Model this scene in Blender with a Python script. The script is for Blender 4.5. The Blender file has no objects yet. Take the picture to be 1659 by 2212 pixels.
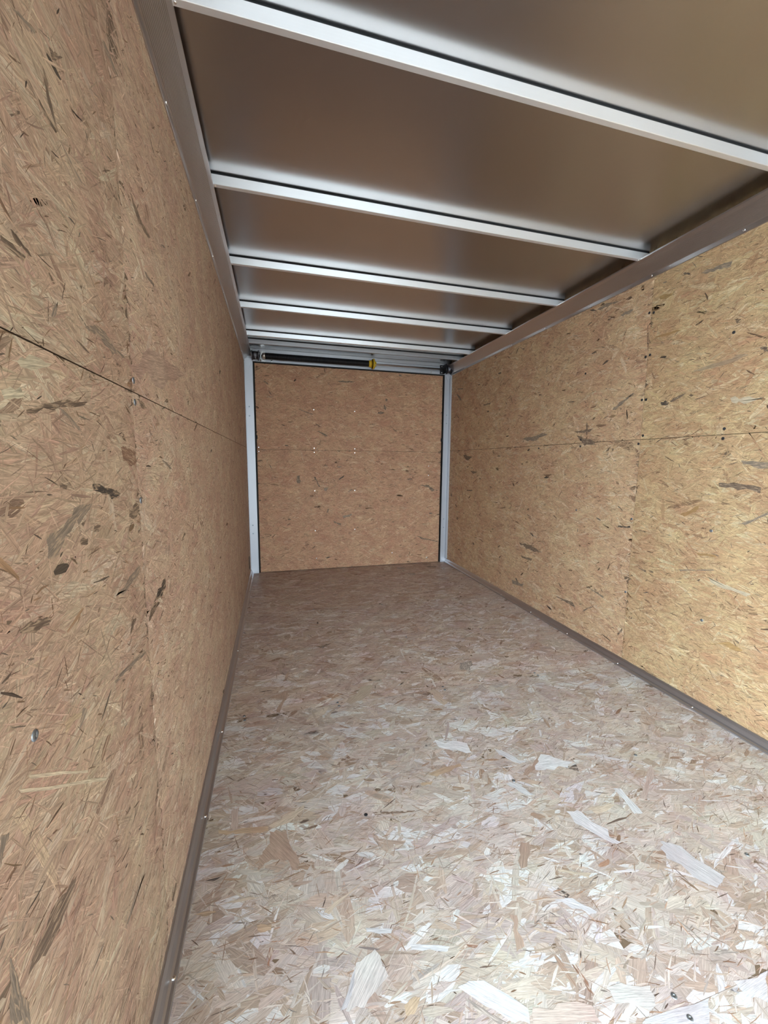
import bpy, bmesh, math
import numpy as np
from mathutils import Matrix, Vector

# ------------------------------------------------------------------ camera, world, light, exposure
scene = bpy.context.scene
col = scene.collection

YAW, PITCH, ROLL, FPX = .2657, .1239, .0084, 859.29
fw = Vector((math.sin(YAW) * math.cos(PITCH), math.cos(YAW) * math.cos(PITCH), -math.sin(PITCH)))
rt = Vector((math.cos(YAW), -math.sin(YAW), 0))
up = rt.cross(fw)
r2 = rt * math.cos(ROLL) + up * math.sin(ROLL)
u2 = -rt * math.sin(ROLL) + up * math.cos(ROLL)
cam_d = bpy.data.cameras.new('camera')
cam_d.sensor_fit = 'HORIZONTAL'
cam_d.sensor_width = 36.0
cam_d.lens = 36.0 * FPX / 1659
cam_d.clip_start = .01
cam = bpy.data.objects.new('camera', cam_d)
col.objects.link(cam)
cam.matrix_world = Matrix((
    (r2.x, u2.x, -fw.x, 0), (r2.y, u2.y, -fw.y, 0), (r2.z, u2.z, -fw.z, 1.092), (0, 0, 0, 1)))
scene.camera = cam

world = bpy.data.worlds.new('overcast_sky')
scene.world = world
world.use_nodes = True
bg = world.node_tree.nodes['Background']
bg.inputs[0].default_value = (.74, .89, 1.0, 1)
bg.inputs[1].default_value = 1.0

scene.view_settings.view_transform = 'Standard'
scene.view_settings.look = 'None'
scene.view_settings.gamma = 1
scene.view_settings.use_curve_mapping = False
scene.view_settings.exposure = 4.5
scene.cycles.diffuse_bounces = 8
scene.cycles.max_bounces = 14

# side doorway the daylight comes through (in wall_left, beside the camera)
DOOR_Y0, DOOR_Y1, DOOR_Z1 = -1.10, .13, 1.90
FX0, FX1, FZ1 = .30, 1.62, 1.98       # open front end of the trailer, behind the camera
for nm, sx, sy, loc, rot in (('side_doorway_daylight', DOOR_Z1, DOOR_Y1 - DOOR_Y0, (-.30, (DOOR_Y0 + DOOR_Y1) / 2, DOOR_Z1 / 2), (0, -math.pi / 2, 0)),
                             ('front_doorway_daylight', FX1 - FX0, FZ1, ((FX0 + FX1) / 2, -2.35, FZ1 / 2), (math.pi / 2, 0, 0))):
    ld = bpy.data.lights.new(nm, 'AREA')
    ld.shape = 'RECTANGLE'
    ld.size, ld.size_y = sx, sy
    ld.cycles.is_portal = True
    lo = bpy.data.objects.new(nm, ld)
    col.objects.link(lo)
    lo.location, lo.rotation_euler = loc, rot

# ------------------------------------------------------------------ dimensions (metres; camera stands over x=0, y=0)
XL, XR, D = -.2543, 1.806, 3.994
YF = -2.3                       # front wall, behind the camera
ZC = 2.123                      # roof sheet
ZSEAM = 1.219
rng = np.random.default_rng(7)


# ------------------------------------------------------------------ helpers
def link(o, parent=None):
    col.objects.link(o)
    if parent:
        o.parent = parent
    return o


def tag(o, label=None, cat=None, group=None, kind=None):
    for k, v in (('label', label), ('category', cat), ('group', group), ('kind', kind)):
        if v:
            o[k] = v
    return o


def empty(name, loc=(0, 0, 0)):
    o = bpy.data.objects.new(name, None)
    o.location = loc
    o.empty_display_size = .05
    return link(o)


def mesh_obj(name, verts, faces, mat, parent=None, smooth=False):
    me = bpy.data.meshes.new(name)
    me.from_pydata([tuple(v) for v in verts], [], faces)
    me.materials.append(mat)
    if smooth:
        for p in me.polygons:
            p.use_smooth = True
    me.update()
    return link(bpy.data.objects.new(name, me), parent)


class MB:
    """collects shapes into one mesh"""
    def __init__(s):
        s.v, s.f, s.sm = [], [], []

    def add(s, v, f, smooth=False):
        n = len(s.v)
        s.v += [tuple(p) for p in v]
        s.f += [tuple(i + n for i in q) for q in f]
        s.sm += [smooth] * len(f)
        return s

    def box(s, x0, x1, y0, y1, z0, z1):
        v = [(x, y, z) for x in (x0, x1) for y in (y0, y1) for z in (z0, z1)]
        f = [(0, 1, 3, 2), (4, 6, 7, 5), (0, 4, 5, 1), (2, 3, 7, 6), (0, 2, 6, 4), (1, 5, 7, 3)]
        return s.add(v, f)

    def extrude(s, prof, a0, a1, axis, smooth=False):
        """closed profile swept along an axis: 'y' -> prof is (x, z); 'x' -> prof is (y, z)"""
        n = len(prof)
        put = (lambda p, a: (p[0], a, p[1])) if axis == 'y' else (lambda p, a: (a, p[0], p[1]))
        v = [put(p, a0) for p in prof] + [put(p, a1) for p in prof]
        f = [(i, (i + 1) % n, (i + 1) % n + n, i + n) for i in range(n)]
        s.add(v, f, smooth)
        s.add(v, [tuple(range(n))[::-1], tuple(range(n, 2 * n))])
        return s

    def cyl(s, p0, p1, r0, r1=None, seg=24, smooth=True):
        r1 = r0 if r1 is None else r1
        p0, p1 = Vector(p0), Vector(p1)
        d = (p1 - p0).normalized()
        a = d.orthogonal().normalized()
        b = d.cross(a)
        v = []
        for p, r in ((p0, r0), (p1, r1)):
            for i in range(seg):
                t = 2 * math.pi * i / seg
                v.append(p + (a * math.cos(t) + b * math.sin(t)) * r)
        f = [(i, (i + 1) % seg, (i + 1) % seg + seg, i + seg) for i in range(seg)]
        s.add(v, f, smooth)
        s.add(v, [tuple(range(seg))[::-1], tuple(range(seg, 2 * seg))])
        return s

    def build(s, name, mat, parent=None, bevel=0):
        me = bpy.data.meshes.new(name)
        me.from_pydata(s.v, [], s.f)
        me.materials.append(mat)
        for p, sm in zip(me.polygons, s.sm):
            p.use_smooth = sm
        bm = bmesh.new()
        bm.from_mesh(me)
        bmesh.ops.remove_doubles(bm, verts=bm.verts, dist=1e-6)
        bmesh.ops.recalc_face_normals(bm, faces=bm.faces)
        if bevel:
            ed = [e for e in bm.edges if len(e.link_faces) == 2 and e.calc_face_angle(0) > .6]
            bmesh.ops.bevel(bm, geom=ed, offset=bevel, segments=2, affect='EDGES', clamp_overlap=True)
        bm.to_mesh(me)
        bm.free()
        me.update()
        return link(bpy.data.objects.new(name, me), parent)


# ------------------------------------------------------------------ materials
def nt_of(name):
    m = bpy.data.materials.new(name)
    m.use_nodes = True
    nt = m.node_tree
    return m, nt, nt.nodes['Principled BSDF']


def node(nt, typ, **kw):
    n = nt.nodes.new(typ)
    for k, v in kw.items():
        setattr(n, k, v)
    return n


def metal(name, color, rough, metallic=1.0, scale=(3, 120, 120), rough_var=.08, col_var=.06, bump=0.0):
    """brushed or mill-finish metal: streaks along x by default (object space)"""
    m, nt, b = nt_of(name)
    L = nt.links.new
    tc = node(nt, 'ShaderNodeTexCoord')
    mp = node(nt, 'ShaderNodeMapping')
    mp.inputs['Scale'].default_value = scale
    L(tc.outputs['Object'], mp.inputs['Vector'])
    nz = node(nt, 'ShaderNodeTexNoise')
    nz.inputs['Scale'].default_value = 1
    nz.inputs['Detail'].default_value = 4
    L(mp.outputs[0], nz.inputs['Vector'])
    big = node(nt, 'ShaderNodeTexNoise')
    big.inputs['Scale'].default_value = 2.5
    big.inputs['Detail'].default_value = 3
    L(tc.outputs['Object'], big.inputs['Vector'])
    mr = node(nt, 'ShaderNodeMapRange')
    mr.inputs[3].default_value = rough - rough_var
    mr.inputs[4].default_value = rough + rough_var
    mix = node(nt, 'ShaderNodeMath', operation='MULTIPLY_ADD')
    mix.inputs[1].default_value = .5
    L(big.outputs['Fac'], mix.inputs[0])
    hv = node(nt, 'ShaderNodeMath', operation='MULTIPLY')
    hv.inputs[1].default_value = .5
    L(nz.outputs['Fac'], hv.inputs[0])
    L(hv.outputs[0], mix.inputs[2])
    L(mix.outputs[0], mr.inputs[0])
    L(mr.outputs[0], b.inputs['Roughness'])
    cr = node(nt, 'ShaderNodeMix', data_type='RGBA')
    cr.inputs[6].default_value = tuple(c * (1 - col_var) for c in color) + (1,)
    cr.inputs[7].default_value = tuple(min(1, c * (1 + col_var)) for c in color) + (1,)
    L(mix.outputs[0], cr.inputs[0])
    L(cr.outputs[2], b.inputs['Base Color'])
    b.inputs['Metallic'].default_value = metallic
    if bump:
        bp = node(nt, 'ShaderNodeBump')
        bp.inputs['Strength'].default_value = bump
        bp.inputs['Distance'].default_value = .001
        L(nz.outputs['Fac'], bp.inputs['Height'])
        L(bp.outputs[0], b.inputs['Normal'])
    return m


def plain(name, color, rough=.6, metallic=0.0, var=.15, scale=40):
    m, nt, b = nt_of(name)
    L = nt.links.new
    tc = node(nt, 'ShaderNodeTexCoord')
    nz = node(nt, 'ShaderNodeTexNoise')
    nz.inputs['Scale'].default_value = scale
    nz.inputs['Detail'].default_value = 5
    L(tc.outputs['Object'], nz.inputs['Vector'])
    cr = node(nt, 'ShaderNodeMix', data_type='RGBA')
    cr.inputs[6].default_value = tuple(c * (1 - var) for c in color) + (1,)
    cr.inputs[7].default_value = tuple(min(1, c * (1 + var)) for c in color) + (1,)
    L(nz.outputs['Fac'], cr.inputs[0])
    L(cr.outputs[2], b.inputs['Base Color'])
    b.inputs['Roughness'].default_value = rough
    b.inputs['Metallic'].default_value = metallic
    return m


def strand_material(name, rough, spec, grain=.30, drift=.10, worn=None):
    """wood strand: colour from the strand's own attribute, grain running along its own length (uv in metres)"""
    m, nt, b = nt_of(name)
    L = nt.links.new
    at = node(nt, 'ShaderNodeAttribute', attribute_name='tint')
    uv = node(nt, 'ShaderNodeUVMap', uv_map='grain')
    def streak(sx, sy, detail):
        mp = node(nt, 'ShaderNodeMapping')
        mp.inputs['Scale'].default_value = (sx, sy, 1)
        L(uv.outputs[0], mp.inputs['Vector'])
        nz = node(nt, 'ShaderNodeTexNoise', noise_dimensions='2D')
        nz.inputs['Scale'].default_value = 1
        nz.inputs['Detail'].default_value = detail
        nz.inputs['Roughness'].default_value = .65
        nz.inputs['Distortion'].default_value = .6
        L(mp.outputs[0], nz.inputs['Vector'])
        return nz
    a = streak(14, 420, 3)
    c = streak(45, 1300, 2)
    mr = node(nt, 'ShaderNodeMapRange')
    mr.inputs[1].default_value = .3
    mr.inputs[2].default_value = .7
    mr.inputs[3].default_value = 1 - grain
    mr.inputs[4].default_value = 1 + grain * .6
    L(a.outputs['Fac'], mr.inputs[0])
    mr2 = node(nt, 'ShaderNodeMapRange')
    mr2.inputs[1].default_value = .3
    mr2.inputs[2].default_value = .62
    mr2.inputs[3].default_value = 1 - grain * 1.1
    mr2.inputs[4].default_value = 1 + grain * .15
    L(c.outputs['Fac'], mr2.inputs[0])
    mul = node(nt, 'ShaderNodeMath', operation='MULTIPLY')
    L(mr.outputs[0], mul.inputs[0])
    L(mr2.outputs[0], mul.inputs[1])
    vm = node(nt, 'ShaderNodeVectorMath', operation='SCALE')
    L(at.outputs['Color'], vm.inputs[0])
    L(mul.outputs[0], vm.inputs['Scale'])
    tc = node(nt, 'ShaderNodeTexCoord')
    big = node(nt, 'ShaderNodeTexNoise')
    big.inputs['Scale'].default_value = 7
    big.inputs['Detail'].default_value = 4
    L(tc.outputs['Object'], big.inputs['Vector'])
    br = node(nt, 'ShaderNodeValToRGB')        # sheets drift between pinkish and straw tones
    br.color_ramp.elements[0].position, br.color_ramp.elements[1].position = .32, .68
    br.color_ramp.elements[0].color = (1 - drift * .45, 1 - drift * 1.1, 1 - drift * 1.0, 1)
    br.color_ramp.elements[1].color = (1 + drift * .5, 1 + drift * .6, 1 + drift * .5, 1)
    L(big.outputs['Fac'], br.inputs[0])
    dm = node(nt, 'ShaderNodeMix', data_type='RGBA', blend_type='MULTIPLY')
    dm.inputs[0].default_value = 1
    L(vm.outputs[0], dm.inputs[6])
    L(br.outputs[0], dm.inputs[7])
    final = dm.outputs[2]
    if worn:                                   # bark-dark strand worn through in streaks
        w = streak(38, 260, 4)
        wr = node(nt, 'ShaderNodeMapRange')
        wr.inputs[1].default_value = .50
        wr.inputs[2].default_value = .62
        wr.inputs[3].default_value = 0
        wr.inputs[4].default_value = .75
        L(w.outputs['Fac'], wr.inputs[0])
        wm = node(nt, 'ShaderNodeMix', data_type='RGBA')
        wm.inputs[7].default_value = worn + (1,)
        L(wr.outputs[0], wm.inputs[0])
        L(final, wm.inputs[6])
        final = wm.outputs[2]
    L(final, b.inputs['Base Color'])
    b.inputs['Roughness'].default_value = rough
    b.inputs['Specular IOR Level'].default_value = spec
    bp = node(nt, 'ShaderNodeBump')
    bp.inputs['Strength'].default_value = .35
    bp.inputs['Distance'].default_value = .0006
    L(a.outputs['Fac'], bp.inputs['Height'])
    L(bp.outputs[0], b.inputs['Normal'])
    return m


M = {
    'roof': metal('mill_aluminium_roof_sheet', (.53, .52, .515), .26, 1.0, (1.2, 5, 5), .03, .04),
    'bow': metal('galvanised_bow', (.90, .92, .96), .42, .70, (2, 200, 200), .06, .05),
    'cove': metal('anodised_cove', (.60, .57, .56), .36, 1.0, (200, 2, 200), .05, .05),
    'post': metal('aluminium_post', (.50, .51, .54), .50, .85, (60, 60, 3), .08, .06),
    'trim': metal('aluminium_floor_trim', (.52, .51, .53), .42, 1.0, (120, 2, 120), .06, .07),
    'skin': metal('outer_skin', (.75, .75, .75), .4),
    'steel': metal('zinc_steel', (.62, .62, .63), .33, 1.0, (40, 40, 40), .08, .12),
    'drum': metal('cast_drum', (.16, .16, .18), .42, .9, (60, 60, 60), .08, .15),
    'screw': metal('zinc_screw', (.30, .34, .38), .40, .9, (200, 200, 200), .1, .2),
    'screw_dark': metal('blackened_screw', (.05, .05, .055), .5, .6, (200, 200, 200), .1, .2),
    'bright': metal('bright_rivet', (.9, .9, .9), .25, 1.0, (200, 200, 200), .06, .05),
    'black': plain('black_oiled_spring_steel', (.012, .012, .014), .38, .3),
    'gasket': plain('black_rubber_gasket', (.012, .011, .011), .8),
    'tape': plain('dark_foam_tape', (.015, .016, .02), .9),
    'yellow': plain('yellow_painted_cone', (.62, .40, .02), .45, 0, .25),
    'osb_core': plain('osb_core', (.15, .10, .062), .85, 0, .35, 120),
    'backing': plain('dark_wall_cavity', (.02, .018, .016), .9),
    'ground': plain('concrete_yard', (.42, .41, .39), .9, 0, .15, 3),
    'wall_strand': strand_material('wall_wood_strands', .62, .25, .36, .15),
    'floor_strand': strand_material('floor_wood_strands', .46, .42, .26, .15),
    'worn_strand': strand_material('worn_dark_strands', .65, .25, .30, .06, (.45, .32, .21)),
    'worn_floor_strand': strand_material('worn_floor_strands', .50, .40, .30, .06, (.60, .52, .44)),
}


# ------------------------------------------------------------------ wood strands of the OSB sheets
def pick(palette, n):
    w = np.array([p[0] for p in palette], float)
    idx = rng.choice(len(palette), n, p=w / w.sum())
    base = np.array([p[1] for p in palette])[idx]
    sd = np.array([p[2] for p in palette])[idx]
    lum = 1 + rng.normal(0, 1, n) * sd
    tint = 1 + rng.normal(0, .012, (n, 3))
    return np.clip(base * np.clip(lum, .35, 1.7)[:, None] * tint, .004, .95)


# (weight, colour, spread)
WALL_PAL = [(46, (.505, .345, .212), .05), (24, (.530, .382, .235), .05), (16, (.480, .308, .196), .06),
            (12, (.590, .455, .292), .05), (2, (.330, .215, .130), .15)]
WALL_R_PAL = [(40, (.565, .372, .192), .05), (30, (.605, .425, .222), .05), (14, (.515, .315, .165), .06),
              (14, (.660, .505, .290), .05), (2, (.375, .235, .125), .15)]
DOOR_PAL = [(46, (.500, .305, .168), .06), (24, (.530, .345, .190), .06), (20, (.465, .268, .150), .07),
            (8, (.590, .420, .245), .06), (2, (.330, .200, .110), .15)]
FLOOR_PAL = [(28, (.560, .478, .398), .07), (24, (.615, .550, .480), .06), (14, (.480, .380, .300), .08),
             (16, (.710, .695, .670), .04), (14, (.530, .450, .400), .07), (1.2, (.400, .285, .205), .10)]
SLIVER_PAL = [(40, (.190, .120, .072), .30), (30, (.270, .170, .098), .25), (14, (.100, .075, .055), .3),
              (16, (.200, .160, .120), .25)]
FLOOR_SLIVER = [(40, (.300, .190, .125), .30), (30, (.380, .260, .180), .25), (12, (.140, .100, .080), .3),
                (18, (.290, .250, .220), .25)]


def shade(pal, k):
    return [(w, tuple(np.array(c) * np.array(k)), sd) for w, c, sd in pal]


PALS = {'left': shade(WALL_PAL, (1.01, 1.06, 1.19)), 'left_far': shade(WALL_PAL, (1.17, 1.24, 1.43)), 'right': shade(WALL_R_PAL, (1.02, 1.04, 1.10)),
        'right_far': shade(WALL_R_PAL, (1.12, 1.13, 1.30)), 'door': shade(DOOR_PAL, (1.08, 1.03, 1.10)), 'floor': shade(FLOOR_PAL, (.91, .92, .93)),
        'floor_mid': shade(FLOOR_PAL, (.97, .92, .90)), 'floor_rear_shade': shade(FLOOR_PAL, (.90, .79, .73)), 'floor_far': shade(FLOOR_PAL, (.97, .88, .83))}


def fibres(pal, k=.80):
    """thin loose fibres: the sheet's own colours, some darker, some paler"""
    out = []
    for w, c, sd in pal[:3]:
        c = np.array(c)
        out += [(w * .8, tuple(c * k), .10), (w * .8, tuple(c * 1.11), .05), (w * .5, tuple(c), .10)]
    return out


def strand_arrays(n, u0, u1, v0, v1, lmu, lsd, wmu, wsd, ang_mu, ang_sd, wild, palette, hlo, hhi, K=4, dens=None):
    """n strands as closed outlines of 2K points in sheet coordinates (u, v), height h above the sheet"""
    cu = rng.uniform(u0, u1, n)
    cv = rng.uniform(v0, v1, n)
    ln = np.exp(rng.normal(math.log(lmu), lsd, n))
    wd = np.exp(rng.normal(math.log(wmu), wsd, n))
    ln = np.minimum(ln, lmu * 2.4)
    wd = np.minimum(np.minimum(wd, wmu * 2.6), ln * .45)
    an = rng.normal(ang_mu, ang_sd, n)
    w = rng.random(n) < wild
    an[w] = rng.uniform(-math.pi / 2, math.pi / 2, w.sum())
    t = np.linspace(-.5, .5, K)
    bow = rng.normal(0, .02, n)
    prof = 1 - .55 * (np.abs(t) * 2) ** 3
    a = np.zeros((n, 2 * K, 2))
    jt = rng.normal(0, .05, (n, 2 * K))
    jw = np.clip(1 + rng.normal(0, .22, (n, 2 * K)), .3, 1.8)
    skew = np.clip(rng.normal(0, .6, n), -1, 1)
    for k in range(K):
        for side, j in ((-.5, k), (.5, 2 * K - 1 - k)):
            a[:, j, 0] = (t[k] + jt[:, j] * .6) * ln + side * wd * skew
            a[:, j, 1] = side * wd * prof[k] * jw[:, j] + bow * ln * (1 - 4 * t[k] ** 2)
    c, s = np.cos(an), np.sin(an)
    P = np.empty((n, 2 * K, 2))
    P[..., 0] = cu[:, None] + a[..., 0] * c[:, None] - a[..., 1] * s[:, None]
    P[..., 1] = cv[:, None] + a[..., 0] * s[:, None] + a[..., 1] * c[:, None]
    P[..., 0] = np.clip(P[..., 0], u0, u1)
    P[..., 1] = np.clip(P[..., 1], v0, v1)
    uv = a + rng.uniform(0, 40, (n, 1, 2))
    h = rng.uniform(hlo, hhi, n)
    return P, uv, h, pick(palette, n)


def strands_mesh(name, groups, frame, mat, parent):
    """all groups joined in one mesh; frame maps (u, v, h) to world"""
    V, UVs, C, F = [], [], [], []
    base = 0
    loops = []
    for P, uv, h, colr in groups:
        n, k2, _ = P.shape
        K = k2 // 2
        q = np.concatenate([P, np.repeat(h[:, None, None], k2, 1)], 2).reshape(-1, 3)
        V.append(frame(q))
        idx = base + np.arange(n)[:, None] * k2
        for k in range(K - 1):     # quads across the strand
            quad = np.stack([idx[:, 0] + k, idx[:, 0] + k + 1, idx[:, 0] + k2 - 2 - k, idx[:, 0] + k2 - 1 - k], 1)
            loops.append(quad)
        UVs.append(uv.reshape(-1, 2))
        C.append(np.repeat(colr, k2, 0))
        base += n * k2
    V, UVs, C = np.concatenate(V), np.concatenate(UVs), np.concatenate(C)
    Q = np.concatenate(loops).astype(np.int32)
    me = bpy.data.meshes.new(name)
    me.vertices.add(len(V))
    me.vertices.foreach_set('co', V.astype(np.float32).ravel())
    me.loops.add(Q.size)
    me.loops.foreach_set('vertex_index', Q.ravel())
    me.polygons.add(len(Q))
    me.polygons.foreach_set('loop_start', np.arange(0, Q.size, 4, dtype=np.int32))
    me.polygons.foreach_set('loop_total', np.full(len(Q), 4, np.int32))
    me.update(calc_edges=True)
    at = me.attributes.new('tint', 'FLOAT_COLOR', 'POINT')
    at.data.foreach_set('color', np.concatenate([C, np.ones((len(C), 1))], 1).astype(np.float32).ravel())
    ul = me.uv_layers.new(name='grain')
    ul.data.foreach_set('uv', UVs[Q.ravel()].astype(np.float32).ravel())
    me.materials.append(mat)
    o = link(bpy.data.objects.new(name, me), parent)
    tag(o, kind='stuff')
    return o


def sheet_strands(parent, frame, u0, u1, v0, v1, style, mat):
    area = (u1 - u0) * (v1 - v0)
    def A(n, l, w, asd, pal, h0, h1, K=4, lsd=.45, wsd=.5, wild=.2):
        return strand_arrays(int(n * area), u0, u1, v0, v1, l, lsd, w, wsd, 0, asd, wild, pal, h0, h1, K)
    pal = PALS[style]
    if style.startswith('floor'):
        sl = FLOOR_SLIVER
        g = [A(1500, .110, .040, .45, pal, .00003, .00018, 4, .35, .45, .3),
             A(800, .055, .010, .50, pal, .00014, .00028, 4, .45, .55, .25),
             A(3600, .030, .0022, .45, fibres(pal, .86), .00022, .00034, 3),
             A(1700 if style == 'floor' else 2600, .018, .0014, .45, sl, .00030, .00036, 3, .55),
             A(16, .040, .006, .50, sl, .00030, .00036, 4, .4)]
    else:
        sl = SLIVER_PAL
        g = [A(1900, .110, .026, .40, pal, .00003, .00018, 4, .35, .45),
             A(1500, .070, .008, .40, pal, .00014, .00028, 4, .45, .55),
             A(7500, .038, .0017, .42, fibres(pal, .86 if style == 'left_far' else .82), .00022, .00034, 3),
             A(1200 if style.startswith('left') else 1900, .015, .0013, .50, sl, .00030, .00036, 3, .6),
             A({'left': 26, 'left_far': 14, 'door': 30}.get(style, 50), .035, .0055, .45, sl, .00030, .00036, 4, .4)]
    return strands_mesh('wood_strands', g, frame, mat, parent)


# ------------------------------------------------------------------ ground outside and room shell
yard = MB().box(-40, 40, -40, 40, -.62, -.55).build('ground', M['ground'])
tag(yard, 'grey concrete yard outside the trailer', 'ground', kind='structure')

GAP = .0007
SEAM = .0010
T = .011                                          # sheet thickness


def osb(parent, x0, x1, y0, y1, z0, z1):
    return MB().box(x0, x1, y0, y1, z0, z1).build('osb_panel', M['osb_core'], parent)


# floor: sheets laid across, butt joints at y=.49, 1.68, 2.88, with shade by the ramp door painted as a darker last strip
floor = MB().box(XL - .03, XR + .03, YF - .03, D + .10, -.055, -.019).build('floor', M['skin'])
tag(floor, 'pale OSB trailer floor of sheets laid side to side', 'floor', kind='structure')
floor_sheets = []
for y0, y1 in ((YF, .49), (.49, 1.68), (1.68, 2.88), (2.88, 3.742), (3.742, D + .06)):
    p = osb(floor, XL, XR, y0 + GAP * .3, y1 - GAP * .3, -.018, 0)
    sheet_strands(p, lambda q: q, XL, XR, max(y0, -.6) + GAP * .3, y1 - GAP * .3, 'floor' if y0 < 1 else 'floor_mid' if y0 < 2 else 'floor_far' if y0 < 3 else 'floor_rear_shade', M['floor_strand'])
    floor_sheets.append((y0, y1, p))

# left wall with the open side doorway beside the camera
wl = MB()
wl.box(XL - .05, XL - T - .001, DOOR_Y1, D + .06, -.05, 2.16)
wl.box(XL - .05, XL - T - .001, YF, DOOR_Y0, -.05, 2.16)
wl.box(XL - .05, XL - T - .001, DOOR_Y0, DOOR_Y1, DOOR_Z1, 2.16)
wall_left = wl.build('wall_left', M['backing'])
tag(wall_left, 'tan OSB side wall with dark scuffed flakes', 'wall', kind='structure')
left_sheets = []
for y0, y1, z0, z1 in ((DOOR_Y1, .856, 0, ZSEAM), (.856, 3.294, 0, ZSEAM), (3.294, D, 0, ZSEAM),
                       (DOOR_Y1, .862, ZSEAM, ZC), (.862, 3.294, ZSEAM, ZC), (3.294, D, ZSEAM, ZC)):
    sd = SEAM
    p = osb(wall_left, XL - T, XL, y0 + GAP * .4, y1 - GAP * .4, z0 + SEAM, z1 - SEAM)
    sheet_strands(p, lambda q: np.stack([XL + q[:, 2], q[:, 0], q[:, 1]], 1),
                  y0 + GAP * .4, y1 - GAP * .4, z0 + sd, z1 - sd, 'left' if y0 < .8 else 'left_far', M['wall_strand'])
    left_sheets.append((y0, y1, z0, z1, p))

# right wall
wall_right = MB().box(XR + T + .001, XR + .05, YF, D + .06, -.05, 2.16).build('wall_right', M['backing'])
tag(wall_right, 'golden OSB side wall with rows of dark screw heads', 'wall', kind='structure')
right_sheets = []
for y0, y1, z0, z1 in ((YF, 1.650, 0, ZSEAM), (1.650, D, 0, ZSEAM), (YF, 1.650, ZSEAM, ZC), (1.650, D, ZSEAM, ZC)):
    p = osb(wall_right, XR, XR + T, y0 + GAP * .5, y1 - GAP * .5, z0 + SEAM, z1 - SEAM)
    sheet_strands(p, lambda q: np.stack([XR - q[:, 2], q[:, 0], q[:, 1]], 1),
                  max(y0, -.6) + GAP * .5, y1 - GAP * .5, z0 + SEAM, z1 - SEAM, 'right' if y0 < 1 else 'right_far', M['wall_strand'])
    right_sheets.append((y0, y1, z0, z1, p))

# front wall behind the camera
wf = MB()
wf.box(XL - .05, FX0, YF - .05, YF, -.05, 2.16)
wf.box(FX1, XR + .05, YF - .05, YF, -.05, 2.16)
wf.box(FX0, FX1, YF - .05, YF, FZ1, 2.16)
wf = wf.build('wall_front', M['osb_core'])
tag(wf, 'front wall of the trailer', 'wall', kind='structure')

# roof sheet
ceiling = MB().box(XL - .05, XR + .05, YF - .05, D + .10, ZC, ZC + .004).build('ceiling', M['roof'])
tag(ceiling, 'dull mill-finish aluminium roof sheet reflecting the wood', 'ceiling', kind='structure')

# ------------------------------------------------------------------ single large strands that stand out on the sheets
MARK_COL = {'dark': (.165, .115, .080), 'grey': (.255, .200, .150), 'black': (.065, .052, .042), 'reddish': (.230, .130, .085),
            'pale': (.600, .500, .350), 'white': (.610, .615, .615), 'tan': (.470, .350, .220), 'orange': (.420, .265, .115),
            'pink': (.470, .335, .250), 'brown': (.430, .290, .190)}
MARK_FLOOR = {'dark': (.220, .150, .110), 'grey': (.330, .285, .250), 'reddish': (.300, .165, .110), 'pink': (.520, .430, .370),
              'pale': (.590, .570, .530), 'tan': (.540, .450, .350), 'orange': (.490, .375, .255), 'brown': (.440, .325, .250)}
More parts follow.
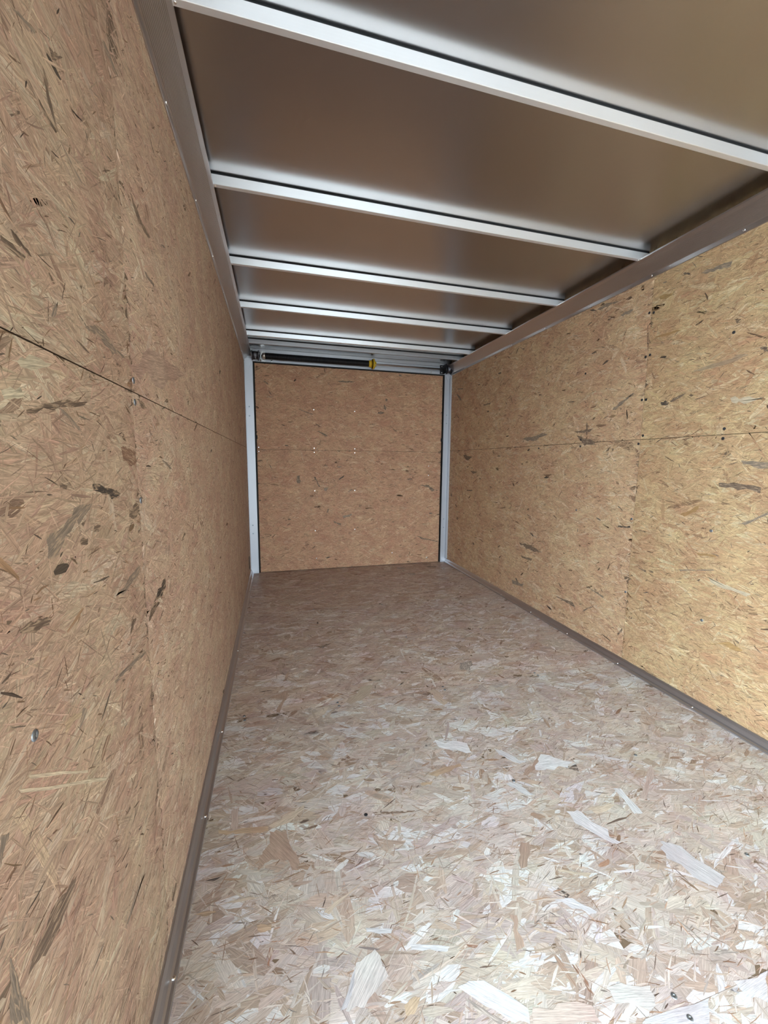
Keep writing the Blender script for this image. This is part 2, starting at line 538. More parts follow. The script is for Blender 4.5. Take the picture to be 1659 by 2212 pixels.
# outlines in millimetres on the sheet: (along y, z) on the walls, (x, y) on the floor
LEFT_MARKS = [
    ('dark', [(517, 1144), (585, 1163), (667, 1174), (657, 1168), (588, 1156), (518, 1141)]),
    ('grey', [(559, 1169), (577, 1159), (595, 1154), (625, 1141), (643, 1130), (632, 1131), (605, 1145), (584, 1155)]),
    ('black', [(661, 1058), (745, 1043), (765, 1037), (743, 1029), (707, 1039), (662, 1050)]),
    ('grey', [(534, 1006), (582, 1018), (632, 1032), (658, 1030), (639, 1021), (587, 1001), (542, 977), (530, 980)]),
    ('reddish', [(780, 1114), (803, 1117), (850, 1110), (859, 1090), (827, 1081), (790, 1090)]),
    ('dark', [(799, 1004), (847, 1010), (858, 997), (824, 985), (797, 992)]),
    ('dark', [(610, 986), (633, 986), (631, 976), (610, 979)]),
    ('dark', [(655, 998), (676, 997), (668, 987), (653, 990)]),
    ('grey', [(712, 874), (797, 890), (841, 893), (820, 878), (753, 866)]),
    ('black', [(1000, 821), (1002, 800), (936, 793), (907, 796), (952, 812)]),
    ('grey', [(1027, 1095), (1067, 1090), (1130, 1068), (1093, 1074)]),
    ('dark', [(879, 1210), (907, 1209), (949, 1198), (913, 1195)]),
    ('dark', [(570, 1064), (590, 1060), (585, 1055), (572, 1058)]),
    ('grey', [(677, 1277), (721, 1293), (834, 1275), (818, 1269), (763, 1270)]),
    ('dark', [(645, 1251), (654, 1252), (688, 1244), (680, 1243)]),
    ('pink', [(848, 1265), (1042, 1336), (1335, 1343), (1077, 1259)]),
    ('pale', [(498, 1191), (532, 1205), (579, 1206), (534, 1188)]),
    ('pale', [(478, 1158), (511, 1167), (515, 1157), (481, 1150)]),
    ('dark', [(912, 794), (946, 783), (908, 775), (864, 769), (877, 784)]),
    ('dark', [(464, 921), (503, 920), (526, 909), (519, 905), (469, 916)]),
    ('pale', [(441, 766), (627, 624), (626, 619), (442, 761)]),
    ('pale', [(457, 768), (575, 678), (575, 674), (458, 763)]),
    ('dark', [(434, 883), (451, 887), (443, 881), (433, 882)]),
    ('grey', [(409, 746), (421, 738), (410, 728), (404, 718)]),
    ('dark', [(773, 812), (796, 803), (782, 796), (776, 790), (763, 787)]),
    ('dark', [(864, 621), (867, 609), (848, 600), (843, 624)]),
    ('tan', [(531, 777), (554, 774), (581, 759), (544, 764), (532, 760)]),
    ('grey', [(578, 766), (590, 756), (574, 746), (561, 744), (569, 756)]),
    ('reddish', [(625, 674), (644, 680), (654, 673), (628, 659), (611, 655)]),
    ('grey', [(681, 747), (825, 728), (837, 716), (727, 736), (686, 739)]),
    ('grey', [(820, 1761), (841, 1775), (902, 1772), (886, 1764), (851, 1761)]),
    ('dark', [(639, 1591), (659, 1601), (676, 1611), (645, 1582)]),
    ('dark', [(540, 1443), (559, 1460), (559, 1457), (542, 1442)]),
    ('dark', [(600, 1505), (605, 1506), (631, 1502), (646, 1503), (637, 1495), (613, 1496)]),
    ('dark', [(503, 1310), (515, 1310), (544, 1309), (540, 1302), (516, 1302), (502, 1304)]),
    ('dark', [(520, 1324), (530, 1324), (556, 1314), (550, 1312), (529, 1315)]),
    ('dark', [(919, 1597), (931, 1596), (974, 1584), (1047, 1579), (1011, 1568), (953, 1572)]),
    ('dark', [(829, 1541), (846, 1541), (845, 1537), (831, 1535)]),
    ('grey', [(984, 1484), (1056, 1486), (1055, 1479), (1003, 1477)]),
    ('dark', [(619, 1554), (624, 1549), (632, 1527), (645, 1501), (640, 1500), (625, 1520)]),
    ('grey', [(591, 1274), (607, 1286), (600, 1269), (584, 1254)]),
    ('grey', [(559, 1558), (565, 1562), (611, 1582), (606, 1575)]),
    ('dark', [(1081, 1821), (1092, 1816), (1130, 1797), (1111, 1797)]),
    ('grey', [(648, 1493), (655, 1493), (709, 1480), (700, 1478)]),
    ('dark', [(958, 86), (933, 76), (904, 75), (894, 91), (922, 93)]),
    ('dark', [(526, 572), (516, 566), (463, 556), (422, 573), (433, 583), (478, 590)]),
    ('grey', [(747, 326), (731, 332), (658, 331), (652, 337), (692, 341)]),
    ('grey', [(402, 627), (404, 615), (418, 523), (392, 565)]),
]
RIGHT_MARKS = [
    ('black', [(1558, 1391), (1527, 1395), (1512, 1384), (1520, 1373), (1552, 1377)]),
    ('dark', [(1511, 1392), (1471, 1409), (1435, 1417), (1454, 1402), (1503, 1385)]),
    ('grey', [(1358, 1922), (1337, 1918), (1300, 1916), (1299, 1892), (1335, 1899), (1400, 1908), (1424, 1918)]),
    ('orange', [(1642, 1705), (1577, 1713), (1507, 1712), (1484, 1702), (1567, 1700)]),
    ('dark', [(1406, 1378), (1332, 1393), (1368, 1382)]),
    ('black', [(1509, 1958), (1494, 1954), (1468, 1938), (1472, 1935), (1493, 1945)]),
    ('dark', [(1161, 1542), (1135, 1537), (1133, 1519), (1154, 1531)]),
    ('orange', [(1619, 1894), (1596, 1899), (1546, 1886), (1558, 1875), (1594, 1876)]),
    ('pale', [(1248, 1366), (1177, 1362), (1131, 1345), (1175, 1338), (1236, 1346)]),
    ('tan', [(1412, 1510), (1309, 1520), (1211, 1532), (1198, 1522), (1273, 1505), (1380, 1499)]),
    ('grey', [(1840, 1886), (1807, 1895), (1758, 1889), (1773, 1877), (1822, 1875)]),
    ('grey', [(1763, 1442), (1736, 1456), (1707, 1463), (1730, 1444)]),
    ('grey', [(1181, 1113), (1088, 1105), (1086, 1083), (1172, 1097)]),
    ('dark', [(1255, 1017), (1207, 1021), (1099, 1008), (1100, 985), (1197, 1002), (1250, 1001)]),
    ('grey', [(1167, 853), (1068, 917), (1067, 906), (1127, 863)]),
    ('orange', [(1405, 867), (1321, 917), (1335, 884), (1385, 856)]),
    ('black', [(1745, 759), (1670, 770), (1663, 759), (1744, 750)]),
    ('dark', [(2641, 489), (2506, 494), (2369, 473), (2480, 456), (2626, 469)]),
    ('dark', [(1608, 564), (1551, 558), (1555, 547)]),
    ('grey', [(1951, 359), (1798, 336), (1811, 326)]),
    ('pale', [(1264, 609), (1090, 587), (1102, 571), (1213, 581)]),
    ('grey', [(1387, 607), (1236, 647), (1235, 643), (1377, 603)]),
    ('orange', [(1316, 702), (1235, 712), (1230, 703), (1298, 693)]),
    ('orange', [(1233, 314), (1144, 363), (1092, 350), (1112, 336), (1165, 341)]),
    ('dark', [(1692, 159), (1664, 205), (1661, 195), (1683, 158)]),
    ('dark', [(2620, 394), (2474, 398), (2485, 381), (2593, 377)]),
    ('grey', [(2720, 171), (2564, 179), (2574, 157), (2703, 136)]),
    ('dark', [(2222, 207), (2037, 217), (2018, 192), (2125, 200)]),
    ('dark', [(1303, 580), (1283, 593), (1290, 577)]),
    ('dark', [(2103, 1267), (1980, 1238), (1949, 1205), (2035, 1202)]),
    ('dark', [(2137, 1297), (1972, 1301), (1999, 1282), (2104, 1284)]),
    ('grey', [(1842, 1391), (1802, 1425), (1708, 1463), (1744, 1436), (1823, 1388)]),
    ('grey', [(2003, 1976), (1944, 1985), (1855, 1964), (1917, 1965), (1988, 1961)]),
    ('grey', [(2679, 1275), (2443, 1307), (2383, 1290), (2542, 1254)]),
    ('dark', [(3296, 1609), (3155, 1613), (3173, 1599), (3281, 1604)]),
    ('grey', [(3846, 1791), (3781, 1765), (3725, 1719), (3759, 1712)]),
    ('dark', [(3650, 1171), (3453, 1153), (3562, 1117)]),
    ('dark', [(3850, 1596), (3774, 1549), (3792, 1543)]),
    ('grey', [(3831, 1842), (3698, 1827), (3706, 1815), (3821, 1833)]),
    ('dark', [(3490, 1020), (3336, 1013), (3441, 995)]),
    ('dark', [(3130, 898), (3083, 887), (3096, 876)]),
    ('dark', [(3558, 831), (3429, 840), (3444, 828), (3540, 823)]),
    ('reddish', [(3757, 537), (3711, 535), (3727, 509), (3755, 509)]),
]
FLOOR_MARKS = [
    ('brown', [(-44, 1107), (5, 1096), (12, 1053), (36, 998), (35, 969), (17, 973), (7, 1005), (-37, 1017), (-72, 995), (-71, 1026), (-62, 1045), (-42, 1067)]),
    ('tan', [(-47, 1128), (63, 1175), (62, 1158), (19, 1126), (-34, 1114)]),
    ('orange', [(-192, 1151), (-47, 1125), (-47, 1110), (-140, 1122), (-187, 1137)]),
    ('pink', [(-161, 1211), (-137, 1216), (-137, 1141), (-150, 1139)]),
    ('dark', [(-146, 1129), (-125, 1076), (-132, 1077)]),
    ('reddish', [(-39, 810), (-32, 808), (-38, 774), (-44, 778)]),
    ('dark', [(-3, 806), (18, 783), (13, 783)]),
    ('dark', [(-4, 750), (5, 739), (14, 734), (3, 735)]),
    ('reddish', [(35, 1007), (52, 1015), (49, 1009), (31, 1003)]),
    ('dark', [(50, 1087), (84, 1093), (106, 1093), (83, 1081)]),
    ('orange', [(-217, 925), (-177, 923), (-159, 916), (-189, 914)]),
    ('tan', [(-161, 934), (-109, 934), (-65, 926), (-115, 927)]),
    ('orange', [(-70, 863), (-36, 856), (-36, 845), (-66, 850)]),
    ('pink', [(-58, 726), (-17, 735), (-5, 724), (-40, 712), (-60, 706)]),
    ('white', [(1058, 786), (1085, 771), (1134, 661), (1084, 646), (1029, 741)]),
    ('white', [(862, 940), (907, 928), (945, 812), (919, 814), (860, 897)]),
    ('white', [(1083, 979), (1105, 968), (1093, 874), (1064, 877)]),
    ('white', [(792, 1246), (814, 1225), (861, 1150), (811, 1183)]),
    ('brown', [(661, 886), (684, 880), (638, 821), (616, 819)]),
    ('brown', [(523, 730), (541, 725), (521, 664), (498, 659)]),
    ('tan', [(453, 711), (523, 730), (490, 713)]),
    ('reddish', [(602, 609), (612, 604), (612, 554), (604, 561)]),
    ('grey', [(910, 622), (918, 608), (936, 554), (922, 573)]),
    ('reddish', [(985, 760), (1018, 732), (989, 739)]),
    ('grey', [(349, 619), (364, 607), (415, 562), (395, 567), (360, 600)]),
    ('white', [(343, 638), (369, 641), (465, 572), (456, 551), (422, 563)]),
    ('white', [(99, 665), (144, 728), (154, 721), (115, 665)]),
    ('pale', [(145, 733), (190, 746), (207, 693), (146, 657), (109, 662)]),
    ('tan', [(88, 851), (131, 871), (191, 895), (167, 881), (100, 842)]),
    ('brown', [(818, 1103), (926, 1168), (915, 1129), (832, 1099)]),
    ('white', [(944, 1177), (1033, 1112), (940, 1096), (875, 1113)]),
    ('dark', [(267, 1091), (399, 1064), (398, 1059), (273, 1081)]),
    ('orange', [(495, 1193), (628, 1210), (627, 1197), (518, 1174)]),
    ('orange', [(453, 1161), (502, 1160), (487, 1146), (455, 1151)]),
    ('reddish', [(392, 706), (421, 695), (414, 689), (397, 695)]),
    ('pink', [(476, 571), (594, 542), (594, 514), (461, 549)]),
    ('white', [(916, 496), (1009, 490), (947, 452), (914, 470)]),
    ('white', [(682, 498), (839, 489), (798, 460), (670, 494)]),
    ('pale', [(649, 557), (738, 536), (720, 508), (643, 531)]),
    ('tan', [(711, 794), (795, 761), (777, 751), (712, 785)]),
    ('white', [(270, 735), (356, 707), (346, 700), (272, 724)]),
    ('tan', [(935, 931), (1016, 933), (1031, 921), (949, 907)]),
    ('white', [(739, 1087), (760, 1087), (806, 1018), (780, 1024)]),
    ('pink', [(1133, 921), (1301, 1029), (1292, 1005), (1150, 911)]),
    ('white', [(652, 730), (700, 721), (736, 680), (713, 680)]),
    ('tan', [(562, 691), (606, 671), (597, 669), (570, 682)]),
    ('white', [(179, 792), (242, 773), (234, 766), (180, 783)]),
    ('grey', [(926, 546), (961, 542), (988, 527), (930, 538)]),
    ('orange', [(225, 640), (245, 647), (261, 643), (242, 623), (226, 623)]),
    ('brown', [(-55, 1812), (35, 1847), (22, 1774), (-10, 1677), (-24, 1697), (7, 1778)]),
    ('dark', [(207, 2272), (321, 2312), (244, 2247)]),
    ('tan', [(285, 1688), (369, 1782), (443, 1804), (414, 1730), (302, 1665)]),
    ('tan', [(675, 1683), (722, 1681), (744, 1570), (713, 1551)]),
    ('white', [(586, 1351), (700, 1301), (694, 1251), (586, 1305)]),
    ('white', [(788, 1246), (869, 1158), (838, 1154), (789, 1214)]),
    ('pink', [(1079, 1963), (1182, 1937), (1109, 1886), (1041, 1917)]),
    ('pink', [(320, 1413), (455, 1420), (438, 1396), (322, 1380)]),
    ('reddish', [(1093, 1739), (1109, 1689), (1092, 1693)]),
    ('tan', [(141, 2504), (230, 2518), (217, 2449), (152, 2448)]),
    ('grey', [(949, 1887), (1028, 1893), (976, 1805), (922, 1818)]),
    ('dark', [(1519, 3975), (1619, 3972), (1602, 3931), (1519, 3937)]),
    ('dark', [(1510, 3892), (1619, 3850), (1616, 3801), (1538, 3804)]),
    ('grey', [(1202, 3884), (1298, 3861), (1263, 3806), (1194, 3829)]),
    ('grey', [(1238, 3656), (1326, 3626), (1292, 3577), (1246, 3608)]),
]
DOOR_MARKS = [
    ('dark', [(229, 1591), (258, 1590), (365, 1556), (354, 1548)]),
    ('dark', [(405, 1393), (427, 1390), (507, 1350), (492, 1342)]),
    ('dark', [(615, 1883), (708, 1888), (786, 1882), (700, 1871), (619, 1872)]),
    ('grey', [(-64, 1700), (0, 1703), (-8, 1694), (-61, 1692)]),
    ('dark', [(-95, 1844), (-74, 1842), (-43, 1815), (-54, 1811)]),
    ('dark', [(202, 955), (232, 959), (227, 879), (205, 879)]),
    ('dark', [(365, 947), (384, 943), (429, 842), (413, 846)]),
    ('grey', [(468, 834), (507, 834), (487, 799), (467, 807)]),
    ('dark', [(501, 621), (513, 621), (504, 581), (485, 586)]),
    ('grey', [(647, 538), (744, 567), (752, 555), (671, 521)]),
    ('dark', [(551, 496), (643, 461), (631, 452), (575, 471)]),
    ('dark', [(1486, 851), (1593, 854), (1657, 803), (1631, 782), (1575, 833)]),
    ('dark', [(1461, 306), (1534, 277), (1718, 236), (1700, 229), (1516, 267)]),
    ('reddish', [(1340, 922), (1401, 926), (1401, 913), (1353, 908)]),
    ('dark', [(1082, 1677), (1111, 1655), (1099, 1623), (1078, 1638)]),
    ('dark', [(1098, 1739), (1121, 1733), (1110, 1707), (1096, 1716)]),
    ('dark', [(1001, 1581), (1049, 1610), (1091, 1596), (1058, 1583)]),
    ('dark', [(936, 1479), (973, 1480), (973, 1473), (936, 1472)]),
]


def mark_mesh(tone, pts, frame, mat, ragged, h):
    pts = np.array(pts, float) / 1000
    n = len(pts)
    q_ = np.roll(pts, -1, 0)
    area = abs((pts[:, 0] * q_[:, 1] - q_[:, 0] * pts[:, 1]).sum()) / 2
    size = area / np.sqrt(((pts - pts.mean(0)) ** 2).sum(1)).max()
    out = []
    for i in range(n):
        a, b = pts[i], pts[(i + 1) % n]
        out.append(a)
        seg = np.linalg.norm(b - a)
        for t in (.25, .5, .75):
            out.append(a + (b - a) * t + np.clip(rng.normal(0, ragged, 2), -.25, .25) * min(size, seg * .5))
    out = np.array(out)
    c = out.mean(0)
    u, s, vt = np.linalg.svd(pts - pts.mean(0))
    uv = (out - c) @ vt.T + rng.uniform(0, 40, 2)
    q = frame(np.concatenate([out, np.full((len(out), 1), h)], 1))
    me = bpy.data.meshes.new('wood_strand')
    me.from_pydata([tuple(p) for p in q], [], [tuple(range(len(q)))])
    colr = np.clip(np.array(tone) * (1 + rng.normal(0, .06)), 0, .95)
    at = me.attributes.new('tint', 'FLOAT_COLOR', 'POINT')
    at.data.foreach_set('color', np.tile(np.append(colr, 1), len(q)).astype(np.float32))
    ul = me.uv_layers.new(name='grain')
    li = np.empty(len(me.loops), np.int32)
    me.loops.foreach_get('vertex_index', li)
    ul.data.foreach_set('uv', uv[li].astype(np.float32).ravel())
    me.materials.append(mat)
    return me


def place_marks(marks, sheets, frame, mat, cols):
    for i, (k, pts) in enumerate(marks):
        c = np.mean(np.array(pts, float), 0) / 1000
        par = None
        for sh in sheets:
            if len(sh) == 3:
                if sh[0] <= c[1] <= sh[1]:
                    par = sh[2]
            elif sh[0] <= c[0] <= sh[1] and sh[2] <= c[1] <= sh[3]:
                par = sh[4]
        me = mark_mesh(cols.get(k, MARK_COL[k]), pts, frame, mat[0] if k in ('dark', 'grey', 'black', 'reddish') else mat[1], .12, .00040 + .000012 * (i % 20))
        link(bpy.data.objects.new('wood_strand', me), par or sheets[0][-1])


place_marks(LEFT_MARKS, left_sheets, lambda q: np.stack([XL + q[:, 2], q[:, 0], q[:, 1]], 1), (M['worn_strand'], M['wall_strand']), {})
place_marks(RIGHT_MARKS, right_sheets, lambda q: np.stack([XR - q[:, 2], q[:, 0], q[:, 1]], 1), (M['worn_strand'], M['wall_strand']), {})
place_marks(FLOOR_MARKS, floor_sheets, lambda q: q, (M['worn_floor_strand'], M['floor_strand']), MARK_FLOOR)


# ------------------------------------------------------------------ screws
def screw_mesh(name, r, h, mat, recess=True):
    """low domed head with a cross recess, axis +z, base at z=0"""
    bm = bmesh.new()
    seg = 16
    rings = [(r, 0), (r, h * .45), (r * .80, h * .85), (r * .42, h)]
    if recess:
        rings += [(r * .36, h * .35)]
    prev = None
    for rr, z in rings:
        ring = []
        for i in range(seg):
            t = 2 * math.pi * i / seg
            k = 1.0
            if recess and rr <= r * .42:
                k = 1.25 if i % 4 == 0 else .55
            ring.append(bm.verts.new((rr * k * math.cos(t), rr * k * math.sin(t), z)))
        if prev:
            for i in range(seg):
                f = bm.faces.new((prev[i], prev[(i + 1) % seg], ring[(i + 1) % seg], ring[i]))
                f.smooth = True
        prev = ring
    bm.faces.new(prev)
    me = bpy.data.meshes.new(name)
    bm.to_mesh(me)
    bm.free()
    me.materials.append(mat)
    return me


SCREW_WALL = screw_mesh('wall_screw', .0062, .0016, M['screw'])
SCREW_DARK = screw_mesh('dark_screw', .0064, .0014, M['screw_dark'])
SCREW_FLOOR = screw_mesh('floor_screw', .0058, .0016, M['screw'])
SCREW_FLOOR_DARK = screw_mesh('floor_screw_dark', .0058, .0014, M['screw_dark'])
SCREW_TRIM = screw_mesh('trim_screw', .0048, .0026, M['bright'], False)
SCREW_DOOR = screw_mesh('door_screw', .0068, .0032, M['bright'], False)
ROT = {'+x': (0, math.pi / 2, 0), '-x': (0, -math.pi / 2, 0), '-y': (math.pi / 2, 0, 0), '+z': (0, 0, 0), '-z': (math.pi, 0, 0)}


def screw(me, loc, facing, parent, name='screw'):
    o = bpy.data.objects.new(name, me)
    o.location = loc
    o.rotation_euler = ROT[facing] if isinstance(facing, str) else facing
    return link(o, parent)


def sheet_of(sheets, a, b=None):
    for sh in sheets:
        if len(sh) == 3 and sh[0] <= a <= sh[1]:
            return sh[2]
        if len(sh) == 5 and sh[0] <= a <= sh[1] and sh[2] <= b <= sh[3]:
            return sh[4]
    return sheets[0][-1]


E4 = .0003
for y, z in ((.870, 1.201), (.870, 1.241), (.866, 1.015), (.473, .801)):
    screw(SCREW_WALL, (XL + E4, y, z), '+x', sheet_of(left_sheets, y, z))
for y, z in ((1.662, 1.838), (1.638, 1.831), (1.638, 1.632), (1.662, 1.628), (1.662, 1.418), (1.638, 1.416), (1.638, 1.238),
             (1.660, 1.198), (1.261, 1.627), (1.256, 1.243), (1.257, 1.203), (1.263, .811), (1.261, .410),
             (1.662, .807), (1.662, .410), (2.065, .807), (2.068, 1.240), (2.068, 1.200), (2.066, 1.630), (2.470, 1.200)):
    screw(SCREW_DARK if z > 1.1 else SCREW_WALL, (XR - E4, y, z), '-x', sheet_of(right_sheets, y, z))
for x, y in ((.248, 1.692), (.250, 1.666), (-.156, 1.695), (-.152, 1.666), (.768, 1.693), (.767, 1.666), (1.289, 1.694), (1.291, 1.668),
             (.771, 1.090), (1.290, 1.082), (.770, .510), (.769, .476), (1.261, .691), (.247, 2.26), (.770, 2.27), (1.290, 2.27),
             (.248, 2.892), (.770, 2.868)):
    screw(SCREW_FLOOR, (x, y, E4), '+z', sheet_of(floor_sheets, y))
screw(SCREW_FLOOR_DARK, (.246, 1.089, E4), '+z', sheet_of(floor_sheets, 1.089))

# ------------------------------------------------------------------ roof bows
def roof_bow(y, label, w=.019, mat='bow'):
    root = empty('roof_bow', (0, y, 0))
    tag(root, label, 'roof bow', 'roof bows under the trailer roof')
    x0, x1 = XL + .012, XR - .012
    b = MB().extrude([(0, 2.084), (.0015, 2.083), (w - .0015, 2.083), (w, 2.084), (w, 2.1165), (0, 2.1165)], x0, x1, 'x')
    b.build('tube', M[mat], root)
    MB().box(x0, x1, 0.0035, w - .0035, 2.1165, ZC - .0002).build('foam_tape', M['tape'], root)
    for x in (XL + .068, XR - .068):
        s = screw(SCREW_TRIM, (x, w * .5, 2.0829), '-z', root, 'rivet')
        s.scale = (.7, .7, .7)
    return root


NTH = ['', 'second', 'third', 'fourth', 'fifth', 'sixth']
for i, y in enumerate((3.680, 3.458, 2.862, 2.2756, 1.6768, 1.0743)):
    roof_bow(y, 'dull grey aluminium roof bow right in front of the black torsion spring' if i == 0 else
             'bright aluminium roof bow, %s from the black torsion spring' % NTH[i], mat='post' if i == 0 else 'bow')

# ------------------------------------------------------------------ cove mouldings between walls and roof
def cove(name, sign, xw, label):
    P = [(.000, 2.000), (.003, 2.000), (.004, 2.002), (.0045, 2.020), (.0075, 2.023)]
    a, b = np.array((.0075, 2.023)), np.array((.052, 2.072))
    n = np.array((b - a)[::-1]) * (1, -1)
    n = n / np.linalg.norm(n)
    K = 15
    for i in range(K):
        for t, d in ((.18, .0), (.32, .0011), (.68, .0011), (.82, .0)):
            P.append(tuple(a + (b - a) * ((i + t) / K) + n * d))
    P += [tuple(b), (.060, 2.081), (.062, 2.0835), (.062, 2.090), (.059, 2.091), (.055, 2.084), (.004, 2.035), (.000, 2.035)]
    prof = [(xw + sign * p[0], p[1]) for p in P]
    o = MB().extrude(prof, YF, D - .012, 'y').build(name, M['cove'])
    tag(o, label, 'moulding', kind='structure')
    for k in range(-1, 7):
        y = 1.262 + .402 * k
        if y < D - .05:
            screw(SCREW_TRIM, (xw + sign * .0044, y, 2.011), '+x' if sign > 0 else '-x', o)
    return o


cove('trim_1', 1, XL, 'ribbed aluminium cove moulding above the scuffed tan OSB wall')
cove('trim_2', -1, XR, 'ribbed aluminium cove moulding above the golden OSB wall')

# ------------------------------------------------------------------ floor trims
def base_trim(name, sign, xw, label, ys):
    P = [(0, .0415), (.003, .0415), (.0055, .040), (.0105, .031), (.0130, .022), (.0150, .0155), (.0195, .0105), (.0255, .0080), (.0268, .0065), (.0268, .0006), (0, .0006)]
    prof = [(xw + sign * p[0], p[1]) for p in P]
    o = MB().extrude(prof, DOOR_Y1 if sign > 0 else YF, D - .002, 'y', False).build(name, M['trim'])
    tag(o, label, 'trim', kind='structure')
    for y in ys:
        screw(SCREW_TRIM, (xw + sign * .0205, y, .0098), (0, sign * .42, 0), o)
    return o


base_trim('baseboard_left', 1, XL, 'dark aluminium angle trim at the foot of the scuffed tan OSB wall', (.80, 1.20, 1.60, 2.32, 2.85, 3.40, 3.80))
base_trim('baseboard_right', -1, XR, 'grey aluminium angle trim at the foot of the golden OSB wall', (1.247, 1.655, 2.05, 2.43, 2.83, 3.46, 3.85))

# ------------------------------------------------------------------ rear frame: posts, header
XPL, XPR, ZH = -.181, 1.736, 2.009


def post(x0, x1, xf0, xf1, sx, zs, label):
    root = empty('corner_post', ((x0 + x1) / 2, D, 0))
    root['label'] = label
    tag(root, label, 'post', 'aluminium posts framing the rear door')
    cx, cy = (x0 + x1) / 2, D
    MB().box(x0 - cx, x1 - cx, 0, .06, .001, ZH - .002).build('column', M['post'], root, .002)
    MB().box(xf0 - cx, xf1 - cx, -.030, -.0003, .045, ZH - .01).build('wall_flange', M['post'], root, .001)
    for x, z in zs:
        screw(SCREW_WALL, (x - cx, -.0002, z), '-y', root)
    g0, g1 = x0 - cx + .004, x1 - cx - .004
    MB().add([(g0, -.006, ZH - .002), (g1, -.006, ZH - .002), (sx * .0, -.006, ZH - .075),
              (g0, -.0004, ZH - .002), (g1, -.0004, ZH - .002), (sx * .0, -.0004, ZH - .075)],
             [(0, 1, 2), (3, 5, 4), (0, 3, 4, 1), (1, 4, 5, 2), (2, 5, 3, 0)]).build('gusset', M['post'], root)
    return root


post(XL + .0008, XPL, XL + .0008, XL + .0045, 1, ((-.222, 1.598), (-.222, 1.514), (-.224, .479), (-.224, .397)),
     'aluminium corner post under the black coil end of the spring')
post(XPR, XR - .0008, XR - .0185, XR - .0008, -1, ((1.768, 1.596), (1.768, 1.509), (1.766, .483), (1.766, .390)),
     'aluminium corner post under the bare shaft end of the spring')

header = empty('door_header', ((XPL + XPR) / 2, D, ZH))
tag(header, 'aluminium header beam above the rear ramp door, behind the torsion spring', 'beam')
hx = (XPL + XPR) / 2
MB().extrude([(0, 0), (.055, 0), (.055, .1125), (0, .1125), (0, .082), (.007, .078), (.007, .030), (0, .026)],
             XL + .001 - hx, XR - .001 - hx, 'x').build('beam', M['post'], header)
for x in (-.010, 1.579):
    MB().box(x - hx - .007, x - hx + .007, -.005, -.0002, .002, .026).build('clip', M['bright'], header, .0015)

# ------------------------------------------------------------------ rear ramp door
door = MB().box(XPL + .0005, XPR - .0005, D + .030, D + .0605, .001, ZH - .001).box(XL - .06, XR + .06, D + .101, D + .115, -.06, 2.16).box(XPL + .0005, XPR - .0005, D + .0605, D + .101, .001, ZH - .001).build('door_1', M['backing'])
tag(door, 'closed rear ramp door lined with brown OSB', 'door', kind='structure')
door_sheets = []
ZD = 1.206
for z0, z1 in ((.004, ZD), (ZD, ZH - .010)):
    p = osb(door, XPL + .016, XPR - .016, D + .018, D + .0295, z0 + SEAM, z1 - SEAM)
    sheet_strands(p, lambda q: np.stack([q[:, 0], D + .018 - q[:, 2], q[:, 1]], 1),
                  XPL + .016, XPR - .016, z0 + SEAM, z1 - SEAM, 'door', M['wall_strand'])
    door_sheets.append((-9, 9, z0, z1, p))
place_marks(DOOR_MARKS, door_sheets, lambda q: np.stack([q[:, 0], D + .018 - q[:, 2], q[:, 1]], 1), (M['worn_strand'], M['wall_strand']), {})
for x, z in [(x, z) for x in (-.150, .373, .779) for z in (1.226, 1.186)] + \
        [(x, z) for x in (.373, .779) for z in (1.596, .805, .401)] + [(1.583, 1.057), (1.583, .958), (1.583, .058), (1.186, .130), (.381, .115)]:
    screw(SCREW_DOOR, (x, D + .0176, z), '-y', sheet_of(door_sheets, x, z))
for x0, x1, z0, z1 in ((XPL + .0005, XPL + .0085, .004, ZH - .001), (XPR - .0085, XPR - .0005, .004, ZH - .001), (XPL + .009, XPR - .009, ZH - .009, ZH - .0005)):
    MB().box(x0, x1, D + .004, D + .028, z0, z1).build('gasket', M['gasket'], door)
for x0, x1, z in ((XPL + .009, XPL + .024, 1.322), (XPR - .024, XPR - .009, 1.336)):
    MB().box(x0, x1, D - .006, D + .0176, z - .020, z + .016).build('latch_stop', M['gasket'], door, .003)

# black slot in the side wall near the rear post
MB().box(XL + .0004, XL + .002, 3.745, 3.815, .105, .225).build('slot_cover', M['gasket'], left_sheets[2][4])

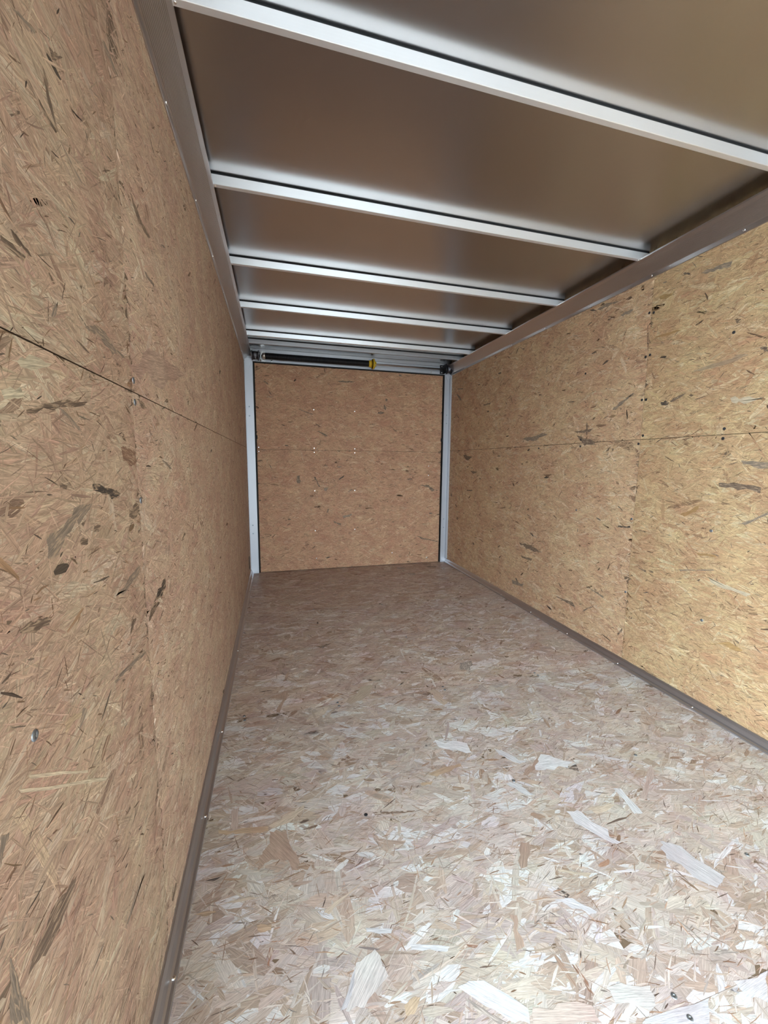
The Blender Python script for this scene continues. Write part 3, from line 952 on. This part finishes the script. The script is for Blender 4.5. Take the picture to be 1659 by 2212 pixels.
# ------------------------------------------------------------------ torsion spring over the door
SY, SZ = D - .045, 2.051
spring = empty('torsion_spring', (0, SY, SZ))
tag(spring, 'black coiled torsion spring on a steel shaft with a yellow winding cone', 'spring')
MB().cyl((-.205, 0, 0), (1.790, 0, 0), .0085).build('shaft', M['steel'], spring)
turns, sg, cs, R, rw = 132, 14, 6, .0262, .0036
hv, hf = [], []
nn = turns * sg
for i in range(nn + 1):
    t = 2 * math.pi * i / sg
    x = -.070 + .985 * i / nn
    cy_, cz_ = math.cos(t), math.sin(t)
    for j in range(cs):
        a = 2 * math.pi * j / cs
        rr = R + rw * math.cos(a)
        hv.append((x + rw * math.sin(a), rr * cy_, rr * cz_))
    if i:
        for j in range(cs):
            k = (j + 1) % cs
            hf.append(((i - 1) * cs + j, (i - 1) * cs + k, i * cs + k, i * cs + j))
mesh_obj('coil', hv, hf, M['black'], spring, True)
c = MB()
c.cyl((.905, 0, 0), (.930, 0, 0), .029, .031)
c.cyl((.930, 0, 0), (.944, 0, 0), .034, .046, 28)
c.cyl((.944, 0, 0), (.962, 0, 0), .046, .046, 28)
c.cyl((.962, 0, 0), (.980, 0, 0), .026, .022)
for k in range(4):
    a = k * math.pi / 2 + .5
    c.cyl((.953, .042 * math.cos(a), .042 * math.sin(a)), (.953, .049 * math.cos(a), .049 * math.sin(a)), .008, .0075, 10)
cone = c.build('winding_cone', M['yellow'], spring)
for a in (3.6, 4.6):
    MB().cyl((.971, .020 * math.cos(a), .020 * math.sin(a)), (.971, .032 * math.cos(a), .032 * math.sin(a)), .0042, seg=6, smooth=False).build('set_screw', M['steel'], cone)
MB().cyl((-.092, 0, 0), (-.066, 0, 0), .022, .030).build('end_plug', M['steel'], spring)
for x, s in ((-.106, 1), (1.716, -1)):
    b = MB()
    b.box(x - .003, x + .003, -.032, .0445, -.040, .050)
    b.box(min(x, x + s * .040), max(x, x + s * .040), .0395, .0445, -.040, .050)
    br = b.build('end_bracket', M['black'] if s < 0 else M['steel'], spring, .001)
    for dz in (-.028, .000, .034):
        MB().cyl((x + s * .022, .0395, dz), (x + s * .022, .033, dz), .0065, seg=6, smooth=False).build('bolt', M['bright'], br)
DRUM = M['cove']
for x0, x1 in ((-.184, -.122), (1.732, 1.786)):
    d = MB()
    d.cyl((x0, 0, 0), (x0 + .006, 0, 0), .044, .046, 28)
    d.cyl((x0 + .006, 0, 0), (x1 - .006, 0, 0), .036, .034, 28)
    d.cyl((x1 - .006, 0, 0), (x1, 0, 0), .046, .044, 28)
    d.build('cable_drum', M['drum'], spring)
MB().cyl((-.150, -.0365, -.004), (-.1500, -.030, -.056), .0013, seg=6).build('lift_cable', M['steel'], spring)
